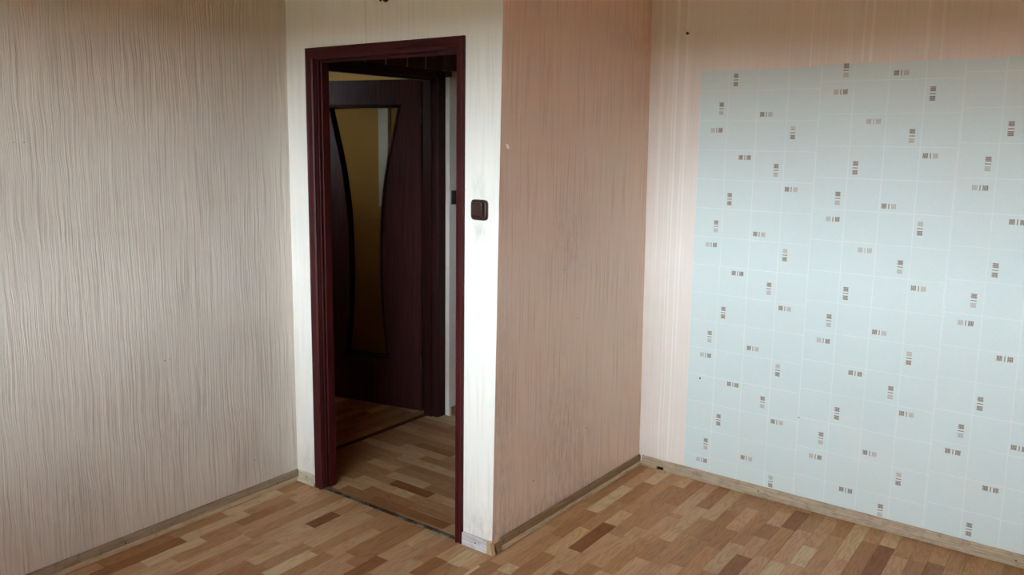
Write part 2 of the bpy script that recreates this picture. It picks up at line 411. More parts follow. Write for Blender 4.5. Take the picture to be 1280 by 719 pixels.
# hall and small side room
b = MB()
b.box((HX-.11, BT, 0), (HX, .262, ZC)); b.box((HX-.11, .262, 2.035), (HX, 1.128, ZC)); b.box((HX-.11, 1.128, 0), (HX, HY, ZC))
struct(b.build('wall_hall_left', M_HALL), 'pale hall wall that holds the second mahogany door', 'wall')
b = MB(); b.box((HX-.11, HY, 0), (HX2, HEND, ZC))
wall_h = struct(b.build('wall_hall_step', M_HALL), 'pale hall wall stepping forward beyond the second door', 'wall')
b = MB(); b.box((-.10, YD+.10, 0), (0, HEND, ZC)); struct(b.build('wall_hall_right', M_BROWNW), 'brown hall wall behind the tile-papered wall', 'wall')
b = MB(); b.box((HX-.11, HEND, 0), (0, HEND+.10, ZC)); struct(b.build('wall_hall_end', M_BROWNW), 'brown wall closing the hall', 'wall')
b = MB(); b.box((SX-.10, SY1, 0), (HX-.11, SY1+.10, ZC)); wall_m = struct(b.build('wall_side_room_back', M_MUSTARD), 'mustard wall seen through the bronze door glass', 'wall')
b = MB(); q = WIN2
b.box((SX-.10, SY0-.25, 0), (HX-.03, SY0, q['z0'])); b.box((SX-.10, SY0-.25, q['z1']), (HX-.03, SY0, ZC))
b.box((SX-.10, SY0-.25, q['z0']), (q['x0'], SY0, q['z1'])); b.box((q['x1'], SY0-.25, q['z0']), (HX-.03, SY0, q['z1']))
struct(b.build('wall_side_room_front', M_MUSTARD), 'mustard wall with the small high window', 'wall')
b = MB(); b.box((SX-.10, SY0, 0), (SX, SY1, ZC)); struct(b.build('wall_side_room_left', M_MUSTARD), 'plain mustard wall closing the side room', 'wall')
# pale casing against the mustard wall, seen through the door glass
p0, p1 = on_plane(473.5, 258, 1, SY1-.03), on_plane(485.5, 258, 1, SY1-.03)
b = MB(); b.bbox((p0[0], SY1-.03, p0[2]), (p1[0], SY1, 2.06), .003)
tag(b.build('pipe_casing', M_PALE), 'narrow pale casing on the mustard wall behind the glazed door', 'casing')
p0, p1 = on_plane(454, 273, 1, SY1-.02), on_plane(476, 273, 1, SY1-.02)
b = MB(); b.bbox((p0[0], SY1-.02, p0[2]-.006), (p1[0], SY1, p0[2]+.006), .002)
tag(b.build('wall_ledge', M_MUSTARD), 'thin mustard ledge below the pale casing', 'ledge')

for o in bpy.data.objects:                                       # walls stand on the structural slab, below the floor finish
    if o.name.startswith('wall_') and o.type == 'MESH':
        for v_ in o.data.vertices:
            if abs(v_.co.z) < 1e-6: v_.co.z = -.05
b = MB(); b.box((SX-.30, YS-.30, -.20), (XE+.15, HEND+.15, -.05)); struct(b.build('floor_slab', M_GROUND), 'grey concrete slab under the rooms', 'floor')

# ================================================================== floors made of laminate strips
PW = .064; GAP = .0007; TH = .008
def unit_plank(mat):
    mb = MB(); mb.bbox((-.5, -.5, -1), (.5, .5, 0), .5e-9)
    # top edges eased a little so that joints read as fine lines
    me = bpy.data.meshes.new('plank')
    e_ = .006
    v = [(-.5,-.5,-1),(.5,-.5,-1),(.5,.5,-1),(-.5,.5,-1), (-.5,-.5,-.06),(.5,-.5,-.06),(.5,.5,-.06),(-.5,.5,-.06),
         (-.5+e_,-.5+.002,0),(.5-e_,-.5+.002,0),(.5-e_,.5-.002,0),(-.5+e_,.5-.002,0)]
    f = [(3,2,1,0),(0,1,5,4),(1,2,6,5),(2,3,7,6),(3,0,4,7),(4,5,9,8),(5,6,10,9),(6,7,11,10),(7,4,8,11),(8,9,10,11)]
    me.from_pydata(v, [], f); me.materials.append(mat); me.update(); return me
def in_frame(pts):
    for P in pts:
        q = to_px(P)
        if q and -80 < q[0] < 1360 and 0 < q[1] < 790: return True
    return False
def lay(floor, along, region, origin, fixed, visible, mat, seed, gain=1.):
    """strips running along axis `along` in region (x0,x1,y0,y1); fixed = [(col, a, b, tone)]"""
    rr = random.Random(seed); x0, x1, y0, y1 = region
    c0, c1, a0, a1 = (x0, x1, y0, y1) if along == 1 else (y0, y1, x0, x1)
    me = unit_plank(mat); field = MB(); n = 0
    k0, k1 = math.floor((c0-origin)/PW), math.ceil((c1-origin)/PW)
    for k in range(k0, k1):
        ca, cb = max(c0, origin+k*PW), min(c1, origin+(k+1)*PW)
        if cb-ca < .006: continue
        fx = sorted([f for f in fixed if f[0] == k], key=lambda f: f[1]); segs = []; pos = a0
        def fill(s, e):
            prev = None
            if not segs: s_ = s - rr.uniform(0, .3)
            else: s_ = s
            while s_ < e-.001:
                L = rr.choice((.2, .26, .3, .3, .34, .4, .46)); t_ = s_+L
                if e-t_ < .12: t_ = e
                tn = rr.choice(PICK)
                while tn == prev: tn = rr.choice(PICK)
                prev = tn
                if t_ > s+.002: segs.append((max(s_, s), min(t_, e), tn))
                s_ = t_
        for f in fx:
            if f[1] < pos-.03: continue
            if f[1] > pos+.02: fill(pos, f[1]); segs.append((f[1], min(f[2], a1), f[3]))
            else: segs.append((pos, min(f[2], a1), f[3]))
            pos = min(f[2], a1)
        if pos < a1-.001: fill(pos, a1)
        for (s, e_, tn) in segs:
            if e_-s < .004: continue
            cx, cy = (ca+cb)/2, (s+e_)/2
            pts = [((c, a, 0) if along == 1 else (a, c, 0)) for c in (ca, cb) for a in (s, e_, cy)]
            if visible(pts):
                o = bpy.data.objects.new('plank', me); COL.objects.link(o); o.parent = floor
                o.location = (cx, cy, 0) if along == 1 else (cy, cx, 0)
                o.scale = ((cb-ca-GAP, e_-s-GAP, TH) if along == 1 else (e_-s-GAP, cb-ca-GAP, TH))
                t_ = TONES[tn]; j = rr.uniform(.93, 1.06)*gain; o.color = (t_[0]*j, t_[1]*j*rr.uniform(.98, 1.02), t_[2]*j, 1); n += 1
            else:
                A, B = ((ca+GAP/2, s+GAP/2, -TH), (cb-GAP/2, e_-GAP/2, 0)) if along == 1 else ((s+GAP/2, ca+GAP/2, -TH), (e_-GAP/2, cb-GAP/2, 0))
                field.box(A, B, rr.choice((0, 1, 1, 2, 2, 3, 3, 4)))
    if field.v:
        o = field.build('plank_field', FIELD[along], floor); o['kind'] = 'stuff'
    print('PLANKS', floor.name, n)
def floor_base(name, a, b_, label):
    mb = MB(); mb.box((a[0], a[1], -.05), (b_[0], b_[1], -TH-.0002)); return struct(mb.build(name, M_SUB), label, 'floor')

# strips read off the photograph: (zoom origin, scale, near end, far end, tone)
def pxs(ox, oy, s, items):
    out = []
    for (nx, ny, fx_, fy, tn) in items:
        p, q = on_plane(ox+nx/s, oy+ny/s, 2, 0), on_plane(ox+fx_/s, oy+fy/s, 2, 0)
        out.append((p, q, tn))
    return out
READ = pxs(90, 580, 3.879, [(550,361,848,238,'bright'), (1078,180,1182,122,'light'), (1040,320,1178,228,'light'), (1060,405,1275,300,'pink'), (950,545,1190,440,'bright'),
        (430,545,850,352,'light'), (100,545,528,360,'dark'), (190,545,352,488,'pink'), (1150,300,1285,242,'red'), (800,285,980,230,'brown')]) \
     + pxs(380, 600, 4.923, [(52,290,355,144,'red'), (0,392,365,200,'light'), (-40,510,88,457,'bright'), (492,502,680,415,'light'), (895,512,1005,432,'bright'),
        (205,590,480,480,'dark'), (690,590,890,505,'dark'), (250,330,430,235,'mid'), (130,590,250,505,'pink')]) \
     + pxs(620, 580, 5.171, [(352,585,590,420,'light'), (508,558,742,392,'red'), (448,706,765,460,'pink'), (372,455,600,300,'brown'), (612,295,860,150,'bright'), (985,497,1165,352,'pink'),
        (1187,329,1290,245,'light'), (20,690,110,650,'bright'), (1178,148,1235,92,'light'), (845,255,985,125,'brown'), (745,385,850,310,'light'), (1110,500,1180,450,'light')]) \
     + pxs(840, 580, 3.765, [(42,242,160,134,'light'), (182,267,300,155,'light'), (622,383,712,256,'pink'), (890,523,998,386,'red'), (400,560,465,452,'bright'), (580,315,635,232,'dark'),
        (995,385,1020,320,'light'), (150,500,335,385,'light'), (1000,560,1065,438,'pink'), (1205,540,1245,472,'dark'), (440,280,500,220,'pink'), (60,110,100,70,'light')])
ORG = .207
fixed = []
for p, q, tn in READ:
    k = math.floor(((p[0]+q[0])/2-ORG)/PW); a_, b_ = sorted((p[1], q[1])); fixed.append((k, a_, b_, tn))
floor = floor_base('floor', (XA-.02, YS), (XE, YD), 'oak-look laminate strip floor of the empty room')
def vis_main(pts): return in_frame(pts) and any((p[1] <= .002 or p[0] > -.002) for p in pts)
# the room floor is an L: in front of the door wall, and the recess beside it
lay(floor, 1, (XA, 0.0, YS, .012), ORG, fixed, vis_main, M_PL_Y, 11)
lay(floor, 1, (0.0, XE, YS, YD), ORG, fixed, vis_main, M_PL_Y, 12)
floor_h = floor_base('floor_hall', (-1.39, .012), (-.10, HEND), 'oak-look laminate strips running across the dark hall')
HREAD = pxs(410, 500, 5.994, [(225,582,640,715,'light'), (495,612,800,705,'red'), (465,552,740,650,'light'), (440,330,720,425,'light'), (880,525,1000,560,'light'), (330,445,560,500,'light'),
        (480,370,700,455,'dark'), (70,625,130,650,'light')])
hf = []
for p, q, tn in HREAD:
    k = math.floor(((p[1]+q[1])/2-.164)/PW); a_, b_ = sorted((p[0], q[0])); hf.append((k, a_, b_, tn))
def vis_hall(pts): return any((q := to_px(P)) and 400 < q[0] < 585 and 495 < q[1] < 690 and P[1] < 1.35 for P in pts)
lay(floor_h, 0, (-1.365, -.10, .012, HEND), .164, hf, vis_hall, M_PL_X, 13, 1.)
floor_s = floor_base('floor_side_room', (SX, SY0), (-1.39, SY1), 'dark laminate strip floor behind the glazed door')
def vis_side(pts): return any((q := to_px(P)) and 405 < q[0] < 545 and 490 < q[1] < 575 for P in pts)
lay(floor_s, 1, (SX, -1.385, SY0, SY1), ORG, [], vis_side, M_PL_Y, 14, 1.)
b = MB(); b.bbox((-1.392, .262, -.01), (-1.358, 1.128, .004), .002)
tag(b.build('door_threshold', M_BOARD), 'dark wooden threshold strip under the glazed door', 'threshold', 'structure')

# ================================================================== first doorway (frame only, no leaf)
DL, DR, DT, AW = -1.0814, -.1622, 2.060, .050
d1 = struct(empty('door_1', ((DL+DR)/2, 0, 0)), 'dark mahogany door frame without a leaf in the ivory wall', 'door frame')
ARCH = [(0,0), (AW,0), (AW,.012), (AW-.006,.017), (AW-.016,.017), (AW-.020,.013), (.012,.013), (.006,.016), (0,.012)]     # across, out
AR = .70       # the strip on the hinge side is narrower
def arch_v(x, sgn, z1, q=1.):
    mb = MB(); k = len(ARCH); name = 'architrave'
    vs = [(x+sgn*c*q, -t_, 0.0) for c, t_ in ARCH] + [(x+sgn*c*q, -t_, z1-c) for c, t_ in ARCH]
    fs = [tuple(range(k)), tuple(range(2*k-1, k-1, -1))] + [(i, (i+1)%k, k+(i+1)%k, k+i) for i in range(k)]
    mb.add(vs, fs); return mb.build(name, M_MAH, d1)
arch_v(DL, 1, DT); arch_v(DR, -1, DT, AR)
mb = MB(); k = len(ARCH)
mb.add([(DL+c, -t_, DT-c) for c, t_ in ARCH] + [(DR-c*AR, -t_, DT-c) for c, t_ in ARCH], [tuple(range(k)), tuple(range(2*k-1, k-1, -1))] + [(i, (i+1)%k, k+(i+1)%k, k+i) for i in range(k)])
mb.build('architrave', M_MAHH, d1)
xi0, xi1, zi = DL+AW, DR-AW*AR, DT-AW
def jamb(name, a, b_, mat=M_MAH, r=.002):
    mb = MB(); mb.bbox(a, b_, r); return mb.build(name, mat, d1)
jamb('jamb', (-1.055, 0.0005, 0), (xi0, .082, zi)); jamb('jamb', (xi1, 0.0005, 0), (-.1855, .082, zi)); jamb('head_jamb', (-1.055, .0005, zi), (-.185, .082, 2.035), M_MAHH)
jamb('door_stop', (xi0, .030, 0), (xi0+.010, .070, zi-.01)); jamb('door_stop', (xi1-.003, .030, 0), (xi1, .045, zi-.01)); jamb('door_stop', (xi0, .030, zi-.010), (xi1, .070, zi), M_MAHH)
jamb('seal_bead', (xi0, .014, 0), (xi0+.004, .020, zi-.004), M_LEAF, .001)
# metal threshold strip on the floor joint
mb = MB(); mb.sweep([(-.012,0), (-.009,.0022), (-.002,.0034), (.007,.0030), (.0095,.0015), (.011,0)], (xi0, .010, 0), (xi1, .010, 0), (0,-1,0)); mb.build('threshold_strip', M_THRES, d1)

# ================================================================== second doorway with its glazed leaf
d2 = struct(empty('door_2', (HX-.05, .695, 0)), 'open dark mahogany door with hourglass bronze glazing beyond the hall', 'door')
def j2(name, a, b_, mat=M_DARK, r=.002):
    mb = MB(); mb.bbox(a, b_, r); return mb.build(name, mat, d2)
XR = HX-.105
j2('jamb', (XR, .262, 0), (HX+.002, .290, 2.012)); j2('jamb', (XR, 1.100, 0), (HX+.002, 1.128, 2.012)); j2('head_jamb', (XR, .262, 2.012), (HX+.002, 1.128, 2.035))
j2('architrave', (HX, .220, 0), (HX+.014, .286, 2.055), r=.004); j2('architrave', (HX, 1.104, 0), (HX+.014, 1.168, 2.055), r=.004); j2('architrave', (HX, .286, 2.008), (HX+.014, 1.104, 2.055), r=.004)
j2('door_stop', (HX-.075, 1.086, 0), (HX-.030, 1.100, 2.0), M_BEAD); j2('door_stop', (HX-.075, .290, 0), (HX-.030, .304, 2.0), M_BEAD); j2('door_stop', (HX-.075, .304, 1.998), (HX-.030, 1.086, 2.012), M_BEAD)
LW, LH, LT = .80, 2.012, .04
PROF = [(.315,.150), (.40,.140), (.53,.1255), (.65,.1175), (.75,.113), (.85,.1105), (.95,.1105), (1.05,.1125), (1.15,.1175), (1.25,.1255), (1.35,.1375), (1.44,.1505), (1.54,.172), (1.64,.1955), (1.74,.2205), (1.845,.2480)]
hinge = Vector((-1.43, 1.12, .006)); ang = math.atan2(-.208, -.978)
leaf_e = MB(); C_ = LW/2; zs = [p[0] for p in PROF]; hw = [p[1] for p in PROF]
def leaf_mesh():
    mb = MB()
    for y, flip in ((0., 0), (-LT, 1)):
        vs = []
        for z, h in PROF: vs += [(0,y,z), (C_-h,y,z), (C_+h,y,z), (LW,y,z)]
        n = len(PROF); fs = []
        for i in range(n-1):
            a = 4*i; fs += [(a,a+1,a+5,a+4), (a+2,a+3,a+7,a+6)]
        t0 = len(vs); vs += [(0,y,0), (C_-hw[0],y,0), (C_+hw[0],y,0), (LW,y,0), (0,y,LH-.006), (C_-hw[-1],y,LH-.006), (C_+hw[-1],y,LH-.006), (LW,y,LH-.006)]
        e_ = 4*(n-1)
        for i in range(3): fs += [(t0+i,t0+i+1,i+1,i), (e_+i,e_+i+1,t0+5+i,t0+4+i)]
        mb.add(vs, fs)
    n = len(PROF); loop = [(C_-h,z) for z,h in PROF] + [(C_+h,z) for z,h in reversed(PROF)]
    L = len(loop); mb.add([(x,0,z) for x,z in loop]+[(x,-LT,z) for x,z in loop], [(i,(i+1)%L,L+(i+1)%L,L+i) for i in range(L)])
    mb.box((0,-LT,0),(LW,0,0)) if False else None
    o = [(0,0),(LW,0),(LW,LH-.006),(0,LH-.006)]
    mb.add([(x,0,z) for x,z in o]+[(x,-LT,z) for x,z in o], [(i,(i+1)%4,4+(i+1)%4,4+i) for i in range(4)])
    return mb
def place(o):
    o.location = hinge; o.rotation_euler = (0, 0, ang); return o
leaf = leaf_mesh().build('leaf', M_LEAF); place(leaf)
leaf.parent = d2; leaf.matrix_parent_inverse = d2.matrix_basis.inverted()
def sub(mb, name, mat, smooth=False):
    o = mb.build(name, mat); o.parent = leaf; return o
for side, y0, sg in (('front', 0., 1), ('back', -LT, -1)):
    mb = MB(); bw = .017
    lo = [(C_-h,z) for z,h in PROF] + [(C_+h,z) for z,h in reversed(PROF)]; L = len(lo)
    cz = (zs[0]+zs[-1])/2; nor = []
    for i in range(L):
        x, z = lo[i]; px, pz = lo[i-1]; nx, nz = lo[(i+1)%L]
        v1 = Vector((x-px, z-pz)).normalized(); v2 = Vector((nx-x, nz-z)).normalized()
        n1, n2 = Vector((-v1.y, v1.x)), Vector((-v2.y, v2.x)); nn = (n1+n2); nn = nn/max(.35, nn.length_squared)*2 if nn.length > 1e-6 else n1
        nor.append(nn)
    if (Vector((lo[3][0], lo[3][1]))+nor[3]*.01 - Vector((C_, lo[3][1]))).length < abs(lo[3][0]-C_): nor = [-q for q in nor]
    secs = [(-.004, -.006), (-.002, .004), (.004, .007), (.012, .005), (bw, 0.)]
    vs = []
    for (off, ht) in secs:
        for i in range(L): vs.append((lo[i][0]+nor[i].x*off, y0+sg*ht, lo[i][1]+nor[i].y*off))
    fs = []
    for q in range(len(secs)-1):
        for i in range(L): fs.append((q*L+i, q*L+(i+1)%L, (q+1)*L+(i+1)%L, (q+1)*L+i))
    mb.add(vs, fs); sub(mb, 'glazing_bead', M_BEAD)
mb = MB(); n = len(PROF)
for y in (-LT/2+.002, -LT/2-.002):
    mb.add([(C_+s*(h+.003), y, z) for z, h in PROF for s in (-1, 1)], [(2*i, 2*i+1, 2*i+3, 2*i+2) for i in range(n-1)])
sub(mb, 'glass_pane', M_BRONZE)
for z in (.25, 1.75):
    mb = MB(); mb.disc((-.008, .006, z), (0,0,1), .007, .09, 10, .003); sub(mb, 'hinge', M_SCREW)

# dark board panelling over the second door, with the rail it stands on
tr = struct(empty('trim_1', (HX, .65, 2.06)), 'dark brown upright board panelling above the hall doors', 'panelling')
ys = [.10, .24, .393, .543, .693, .857, 1.004, 1.153, 1.168]
for i in range(len(ys)-1):
    mb = MB(); mb.bbox((HX, ys[i]+.003, 2.0555), (HX+.012, ys[i+1]-.003, ZC), .005); mb.build('board', M_BOARD, tr)
ys2 = [1.17, 1.30, 1.45, 1.60, 1.75, 1.90, 2.05]
for i in range(len(ys2)-1):
    mb = MB(); mb.bbox((HX2, ys2[i]+.002, 2.055), (HX2+.012, ys2[i+1]-.002, ZC), .003); mb.build('board', M_BOARD, tr)
mb = MB(); mb.bbox((HX, 1.1555, 2.02), (HX2+.020, 1.1695, 2.05), .003); mb.build('rail_end', M_BOARD, tr)
mb = MB(); mb.bbox((HX+.013, 1.158, 2.051), (HX2+.012, 1.1698, ZC), .003); mb.build('board', M_BOARD, tr)

# ================================================================== skirting boards
SK = [(0,.0016), (.0185,.0016), (.0195,.004), (.0190,.0125), (.0165,.0160), (.0105,.0175), (.0090,.0205), (.0082,.0430), (.0062,.0500), (.003,.0515), (0,.0515)]
SKB = [(0,.0016), (.0085,.0016), (.0085,.0430), (.0066,.0490), (.0040,.0515), (0,.0515)]
BEAD = [(.0088,.0014), (.0195,.0014), (.0205,.004), (.0195,.0115), (.0165,.0158), (.0130,.0172), (.0088,.0172)]
def skirting(name, A, B, n, mat, label, bead=None):
    mb = MB(); mb.sweep(SKB, A, B, n); o = struct(mb.build(name, mat), label, 'skirting')
    mb = MB(); mb.sweep(BEAD, A, B, n); bd = mb.build('quarter_bead', bead or mat, o); bd['label'] = 'lighter rounded bead along the foot of the skirting'
    return o
def screw(parent, P, n):
    mb = MB(); mb.disc(P, n, .0032, .0012, 10, .0006); return mb.build('screw', M_SCREW, parent)
s = skirting('baseboard_left', (XA, YS, 0), (XA, -.0005, 0), (1,0,0), M_SKY, 'worn grey-oak skirting along the beige ribbed wall', M_SKL)
for (u, v) in ((157,679), (347,604)):
    p = on_plane(u, v, 0, XA+.0088); screw(s, p, (1,0,0))
s = skirting('baseboard_front_left', (XA+.018, 0, 0), (DL-.004, 0, 0), (0,-1,0), M_SKC, 'short cream skirting piece between beige wall and door frame')
p = on_plane(383.5, 596, 1, -.0088); screw(s, p, (0,-1,0))
# whitish piece beside the frame, its cut end showing bare wood
mb = MB(); mb.bbox((DR+.002, -.0155, 0), (-.026, -.0003, .0545), .0025)
s = struct(mb.build('baseboard_front_right', M_SKW), 'short whitish skirting board with bare wooden end at the wall corner', 'skirting')
mb = MB(); mb.add([(-.026,-.0155,.001),(.004,-.0165,.001),(.010,-.002,.001),(-.026,-.0003,.001),(-.026,-.0155,.0535),(-.008,-.0160,.0525),(-.004,-.002,.054),(-.026,-.0003,.0535)],
                  [(0,3,2,1),(4,5,6,7),(0,1,5,4),(1,2,6,5),(2,3,7,6),(3,0,4,7)])
mb.build('end_block', M_BARE, s)
p = on_plane(594, 679, 1, -.0155); screw(s, p, (0,-1,0))
A = Vector((bc_x(.02)+.0002, .004, 0)); B = Vector((cd_x(.02)+.0002, YD-.0005, 0)); dC = (B-A).normalized(); nC = Vector((dC.y, -dC.x, 0))
s = skirting('baseboard_side', A+dC*.045, B, nC, M_SKYD, 'worn brown skirting along the shaded pinkish wall', M_SKL)
mb = MB(); LOW = [(0,0), (.016,0), (.016,.010), (.011,.018), (.008,.030), (.003,.036), (0,.038)]
mb.sweep(LOW, A+dC*.012, A+dC*.046, nC); mb.build('broken_end', M_SKYD, s)
p = on_plane(649.5, 665, 0, .0120); screw(s, p, (1,0,0))
# far wall: one board with a small notch cut into its foot
n0, n1 = .124, .163
mb = MB(); X0 = .034; CUT = [(t_, z) for t_, z in [(0,.017), (.0115,.0172), (.0090,.0205), (.0082,.0430), (.0062,.0500), (.003,.0515), (0,.0515)]]
mb.sweep(SK, (X0, YD, 0), (n0, YD, 0), (0,-1,0)); mb.sweep(CUT, (n0, YD, 0), (n1, YD, 0), (0,-1,0)); mb.sweep(SK, (n1, YD, 0), (XE, YD, 0), (0,-1,0))
s = struct(mb.build('baseboard_back', M_SKX), 'grey-oak skirting with a small notch below the pink striped wall', 'skirting')
for (u, v) in ((948,614), (1270,701)):
    p = on_plane(u, v, 1, YD-.0088); screw(s, p, (0,-1,0))
mb = MB(); mb.sweep(SK, (HX2, HY+.015, 0), (HX2, HEND, 0), (1,0,0)); struct(mb.build('baseboard_hall', M_SKYD), 'dark skirting along the stepped hall wall', 'skirting')
mb = MB(); mb.box((n0+.002, YD-.0075, 0), (n1-.002, YD-.0003, .0165)); mb.build('notch_shade_block', M_BLACKP, s)  # black block put into the notch in place of its shade
# splinter lying in front of the notch
c0 = on_plane(818, 589, 2, 0); c1 = on_plane(835, 592, 2, 0)
mb = MB(); cx, cy = .155, 1.187
mb.add([(cx-.030,cy-.008,.0005),(cx+.034,cy-.013,.0005),(cx+.030,cy+.012,.0005),(cx-.024,cy+.014,.0005),(cx-.026,cy-.006,.004),(cx+.030,cy-.010,.003),(cx+.026,cy+.010,.006),(cx-.020,cy+.012,.0065)],
       [(0,3,2,1),(4,5,6,7),(0,1,5,4),(1,2,6,5),(2,3,7,6),(3,0,4,7)])
tag(mb.build('wood_splinter', M_BARE), 'flat broken wood splinter lying at the notch in the skirting', 'splinter')

# ================================================================== pale tile-patterned wallpaper strips on the far wall
def tile_paper(name, x_off, z_off, col):
    t = NT(name); P = t.pos(); x, z = P[0], P[2]; c = .1375
    def line(v, off, cell, half):
        f = t.math('ABSOLUTE', t.math('SUBTRACT', t.math('FRACT', t.math('ADD', t.math('DIVIDE', t.math('SUBTRACT', v, off), cell), 100.5)), .5))
        return t.ramp(f, half*1.6/cell, half*.6/cell)
    wob = t.math('MULTIPLY', t.math('SUBTRACT', t.noise(t.vec(x, 0., z), 9., 2.), .5), .003)
    g = t.math('MAXIMUM', line(t.math('ADD', x, wob), x_off, c, .0018), line(t.math('ADD', z, wob), z_off, .137, .0018))
    fx = t.noise(t.vec(t.math('MULTIPLY', x, 400.), t.math('MULTIPLY', z, 60.), 0.), 1., 2.); fz = t.noise(t.vec(t.math('MULTIPLY', x, 60.), t.math('MULTIPLY', z, 400.), 4.), 1., 2.)
    big = t.noise(t.vec(x, 0., z), 3., 3.)
    base = t.mix(t.ramp(t.math('ADD', fx, fz), .8, 1.25, 0., .30), col, (col[0]*.84, col[1]*.86, col[2]*.86, 1))
    base = t.mix(t.ramp(big, .4, .75, 0., .25), base, (col[0]*.93, col[1]*.91, col[2]*.87, 1))
    cc = t.mix(t.math('MULTIPLY', g, t.ramp(big, .3, .7, .55, .22)), base, srgb(240,245,243))
    t.bump(t.math('ADD', t.math('MULTIPLY', g, .5), t.math('MULTIPLY', fx, .2)), .0004)
    return t.done(cc, .5, .35)
TP = srgb(215,229,227)
STR = [(.265, .8165, .0525, 2.0005, .127, 'beside the bare pink wall'), (.8155, 1.3705, .0525, 2.0065, .155, 'between the other two'), (1.3700, 1.925, .0525, 2.0085, .175, 'farthest from the inner corner')]
strips = []
for i, (x0, x1, z0, z1, zo, wh) in enumerate(STR):
    mb = MB(); nz = 14; nx = 6; rr = random.Random(40+i); th = .0007 + .0004*(i % 2)
    vs = []; fs = []
    for j in range(nz+1):
        z = z0+(z1-z0)*j/nz
        for k in range(nx+1):
            x = x0+(x1-x0)*k/nx
            if k in (0, nx) and 0 < j < nz: x += rr.uniform(-.0016, .0016)
            zz = z + (rr.uniform(-.002, .002) if j == nz else 0)
            vs.append((x, YD-th-rr.uniform(0, .0003), zz))
    for j in range(nz):
        for k in range(nx): a = j*(nx+1)+k; fs.append((a, a+1, a+nx+2, a+nx+1))
    m_ = len(vs); ring = list(range(nx+1)) + [j*(nx+1)+nx for j in range(1, nz+1)] + [nz*(nx+1)+k for k in range(nx-1, -1, -1)] + [j*(nx+1) for j in range(nz-1, 0, -1)]
    vs += [(vs[q][0], YD-.0001, vs[q][2]) for q in ring]
    for q in range(len(ring)): w2 = (q+1) % len(ring); fs.append((ring[q], ring[w2], m_+w2, m_+q))
    mb.add(vs, fs)
    o = mb.build('wallpaper_strip', tile_paper('tile_wallpaper_%d' % (i+1), x0, zo, TP))
    tag(o, 'pale tile-patterned wallpaper strip, the one ' + wh, 'wallpaper', group='pale tile-patterned wallpaper strips'); strips.append(o)

M_DK = plain('print_brown', srgb(146,129,112), .6, .2, 60., .1); M_LT = plain('print_light_brown', srgb(192,187,177), .6, .2, 60., .1)
def motif_mesh(a, c):
    """two hatched squares and a bar between; long axis = local x, in the wall plane (x, z); drawn 0.15 mm proud"""
    mb = MB(); L, Wd = .056, .022
    def sq(x, mi):
        nb = 4
        for i in range(nb):
            xa = x + i*.0050; mb.box((xa, -.00015, -Wd/2 + (.0012 if i % 2 else 0)), (xa+.0036, 0, Wd/2 - (.0014 if i % 3 == 1 else 0)), mi)
        mb.box((x, -.00012, -.0032), (x+.0186, 0, -.0010), mi); mb.box((x, -.00012, .0050), (x+.0186, 0, .0068), mi)
    sq(-L/2, a); sq(L/2-.0186, c); mb.box((-.0018, -.00015, -Wd/2), (.0018, 0, Wd/2), min(a, c))
    return mb.mesh('printed_motif', [M_DK, M_LT])
MM = {'dd': motif_mesh(0, 0), 'dl': motif_mesh(0, 1), 'ld': motif_mesh(1, 0), 'll': motif_mesh(1, 1)}
MOT = [  # pixel centre, direction, which end is dark (first = top or left)
 (920,100,'V','dd'),(902,136,'V','dl'),(896,163,'H','ld'),(958,143,'H','dl'),(991,166,'V','ld'),(1058,88,'V','dl'),(1051,115,'H','ld'),(1127,91,'H','dl'),(1166,117,'V','dd'),(1092,152,'H','ll'),
 (1140,170,'V','dl'),(1163,195,'H','dl'),(1264,161,'V','dd'),(1235,205,'V','dl'),(1225,235,'H','ld'),(931,197,'H','dd'),(970,213,'V','dl'),(989,237,'H','dl'),(1069,210,'V','dd'),(1047,248,'V','dl'),
 (1041,274,'H','ld'),(1111,258,'H','dl'),(912,249,'V','dd'),(895,283,'V','dl'),(889,306,'H','ld'),(949,293,'H','dl'),(981,319,'V','ld'),(1081,313,'H','ll'),(1150,286,'V','ld'),(1125,334,'V','dl'),
 (1272,278,'H','dd'),(1244,338,'V','dd'),(922,342,'H','dd'),(961,361,'V','dl'),(981,386,'H','dl'),(1057,367,'V','dd'),(1036,401,'V','dl'),(1029,426,'H','ld'),(1148,361,'H','dl'),(1099,416,'H','dl'),
 (1136,448,'V','ld'),(1217,376,'V','dl'),(1207,404,'H','ld'),(1256,449,'H','dd'),(904,391,'V','dd'),(887,421,'V','dl'),(882,444,'H','ld'),(941,436,'H','dl'),(972,463,'V','ld'),(1069,467,'H','dd'),
 (916,481,'H','dd'),(953,503,'V','dl'),(971,528,'H','dl'),(1046,517,'V','dd'),(1026,548,'V','dl'),(1019,571,'H','ld'),(1113,491,'V','dl'),(1133,518,'H','dl'),(1201,539,'V','dl'),(1191,565,'H','dd'),
 (1225,505,'V','dd'),(1274,561,'H','dd'),(1087,567,'H','dl'),(1123,599,'V','ld'),(898,525,'V','dd'),(882,555,'V','dl'),(877,575,'H','ld'),(933,573,'H','dl'),(963,602,'V','ld'),(1057,613,'H','dd'),
 (1100,638,'V','dl'),(1238,612,'H','dd'),(1211,662,'V','dd')]
for (u, v, d, kind) in MOT:
    p = on_plane(u, v, 1, YD-.001)
    st = [s_ for s_, q in zip(strips, STR) if q[0] <= p[0] <= q[1]] or [strips[0]]
    o = link('printed_motif', MM[kind], st[0]); o.location = (p[0], YD-.00145, p[2])
    if d == 'V': o.rotation_euler = (0, math.pi/2, 0)        # first end up

